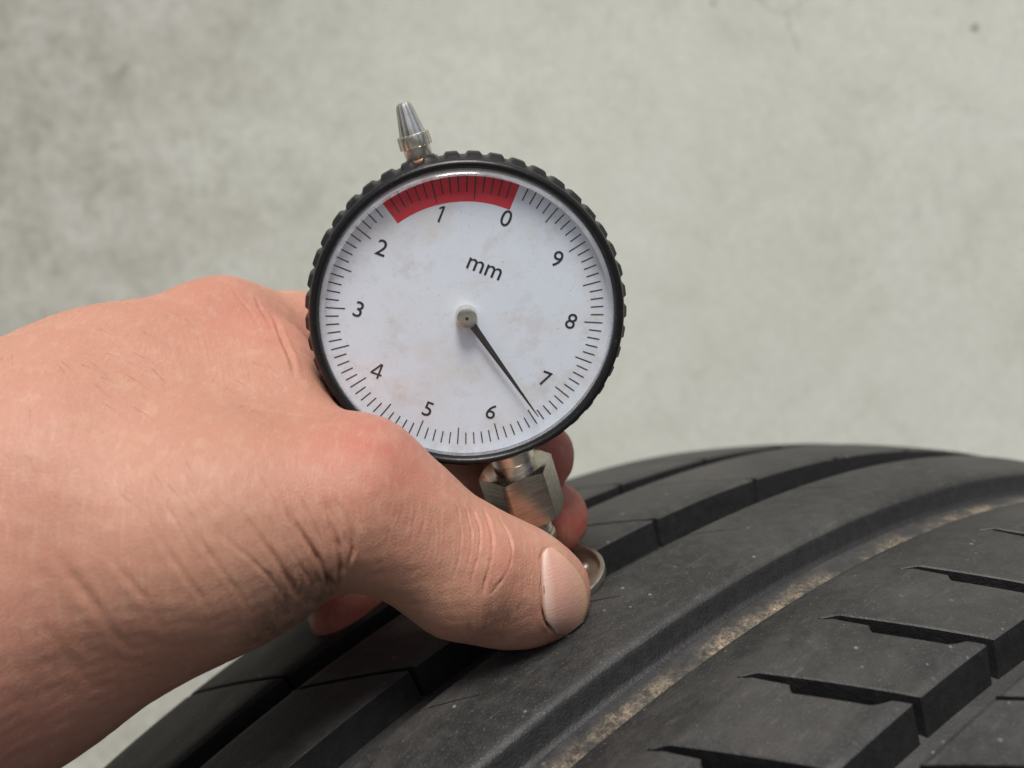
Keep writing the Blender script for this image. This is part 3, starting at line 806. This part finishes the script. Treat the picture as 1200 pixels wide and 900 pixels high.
#DETAIL_END
n1 = np.zeros(nv_)
for q in range(14):
    kx = rng.normal(size=3); kx /= np.linalg.norm(kx); n1 += np.sin(V @ kx * (.25 + .22 * q) + rng.random() * 6.3) / (1.5 + q)
V += Nn * (n1 * .09)[:, None]
red = np.clip(blob(440, 522, 13) * 1.0 + blob(590, 650, 7) * .45 + blob(665, 530, 14, 195) * 1.5 + blob(680, 610, 14, 196) * 1.6 + np.exp(-(np.linalg.norm(V - P(410, 716, 209), axis=1) / 20) ** 2) * 1.7 + blob(335, 380, 13) * .5 + blob(240, 345, 20) * .3 + blob(660, 735, 8) * .3 + blob(20, 850, 25) * .4, 0, 1.7)  # skin redness; the deep red on the curled fingers also stands for shade
dirt = np.clip(blob(350, 720, 5.2) * 1.1 + blob(318, 742, 5.2) * 1.0 + blob(375, 690, 5) * .9 + blob(270, 775, 6) * .6 + blob(330, 700, 6) * .5 + blob(645, 731, 1.5) * 1.3 + blob(585, 715, 4) * .35 + blob(590, 735, 6) * .25 + blob(655, 745, 3) * .8 + blob(690, 712, 3.0, 174) * .5 + blob(560, 720, 6) * .3 + blob(655, 632, 2.2) * .6, 0, 1)  # dirt; the spot at the nail's lower corner also paints the fold's shadow
tan_ = np.clip(blob(330, 690, 22) * .9 + blob(520, 690, 25) * .5 + blob(200, 790, 25) * .5 + blob(420, 640, 14) * .5, 0, 1)
VW = W(V); org = VW.mean(0)
hand_o = bpy.data.objects.new('hand', hme); hme.name = 'hand'; C.objects.link(hand_o)
# object axes: x to the right, y along depth, z up, in metres about the hand's middle
hme.vertices.foreach_set('co', (VW - org).astype(np.float32).ravel()); hme.update()
hand_o.location = org
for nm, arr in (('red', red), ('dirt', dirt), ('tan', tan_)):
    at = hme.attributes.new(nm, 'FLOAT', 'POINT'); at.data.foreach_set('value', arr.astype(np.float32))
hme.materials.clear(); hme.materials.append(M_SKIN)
hme.polygons.foreach_set('use_smooth', np.ones(len(hme.polygons), bool))
tag(hand_o, 'bare left hand gripping the gauge stem between thumb and curled fingers', 'hand')
# thumbnail: a curved plate lying on the end of the thumb
def lerp_poly(pts, t):
    t = np.clip(t, 0, 1) * (len(pts) - 1); i = min(int(t), len(pts) - 2); f_ = t - i
    return np.array(pts[i]) * (1 - f_) + np.array(pts[i + 1]) * f_
#NAIL_BEGIN
prox = [(641, 642), (635, 649), (634.5, 668), (635, 690), (636, 710), (640, 727), (653, 743)]
dist = [(646, 640.5), (664, 656), (678, 671), (686, 688), (688, 706), (682, 728), (664, 744)]
#NAIL_END
ns, nw = 16, 24
v, f, al, acr = [], [], [], []
pts, nrm = np.zeros((ns + 1, nw + 1, 3)), np.zeros((ns + 1, nw + 1, 3))
for i in range(ns + 1):
    for j in range(nw + 1):
        q = lerp_poly(prox, j / nw) * (1 - i / ns) + lerp_poly(dist, j / nw) * (i / ns)
        pts[i, j], nrm[i, j] = on_hand(q[0], q[1], 172)
for _ in range(3):
    for arr in (pts, nrm): arr[1:-1, 1:-1] = (arr[2:, 1:-1] + arr[:-2, 1:-1] + arr[1:-1, 2:] + arr[1:-1, :-2]) / 4
for layer in (0, 1):
    for i in range(ns + 1):
        for j in range(nw + 1):
            ed_ = min(i / ns * 6, 1, j / nw * 6, (nw - j) / nw * 6)
            off = (-.05 + .30 * ed_ ** .6 + .25 * max(0, i / ns - .8)) if layer == 0 else -.5
            v.append(W(pts[i, j] + nrm[i, j] / np.linalg.norm(nrm[i, j]) * off) - org); al.append(i / ns); acr.append(j / nw)
q0 = (ns + 1) * (nw + 1)
for i in range(ns):
    for j in range(nw):
        a = i * (nw + 1) + j; f.append((a, a + nw + 1, a + nw + 2, a + 1)); f.append((q0 + a, q0 + a + 1, q0 + a + nw + 2, q0 + a + nw + 1))
bd = [j for j in range(nw + 1)] + [i * (nw + 1) + nw for i in range(1, ns + 1)] + [ns * (nw + 1) + j for j in range(nw - 1, -1, -1)] + [i * (nw + 1) for i in range(ns - 1, 0, -1)]
for a, b in zip(bd, bd[1:] + bd[:1]): f.append((a, b, q0 + b, q0 + a))
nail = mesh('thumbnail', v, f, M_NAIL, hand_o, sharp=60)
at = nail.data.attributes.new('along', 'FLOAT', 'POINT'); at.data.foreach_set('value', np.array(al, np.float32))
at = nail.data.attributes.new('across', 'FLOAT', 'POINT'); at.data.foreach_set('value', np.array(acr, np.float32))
# a few fine hairs lying on the back of the hand and the wrist
NV = Nn; cand = np.where(front & (V[:, 0] < -38) & (NV[:, 1] > -.25))[0]
hv_, hf_ = [], []
for q in rng.choice(cand, 260, replace=False):
    p, n = V[q], NV[q]
    t = np.array([.55, -.75, -.1]) + rng.normal(size=3) * .22; t -= n * (t @ n); t /= np.linalg.norm(t) + 1e-9
    L = 3.0 + 3.5 * rng.random(); b_ = np.cross(n, t); base_i = len(hv_)
    for i in range(5):
        u = i / 4; c_ = p + t * L * u + n * (.05 + 1.0 * u * (1 - .45 * u)) ; rr = .032 * (1 - .85 * u)
        for a in range(3): hv_.append(W(c_ + rr * (b_ * cos(2 * pi * a / 3) + n * sin(2 * pi * a / 3))) - org)
        if i:
            for a in range(3):
                x0 = base_i + 3 * (i - 1); hf_.append((x0 + a, x0 + (a + 1) % 3, x0 + 3 + (a + 1) % 3, x0 + 3 + a))
hairs = mesh('fine_hair', hv_, hf_, m_plain('hair', col(.52, .36, .24), .4), hand_o); hairs['kind'] = 'stuff'
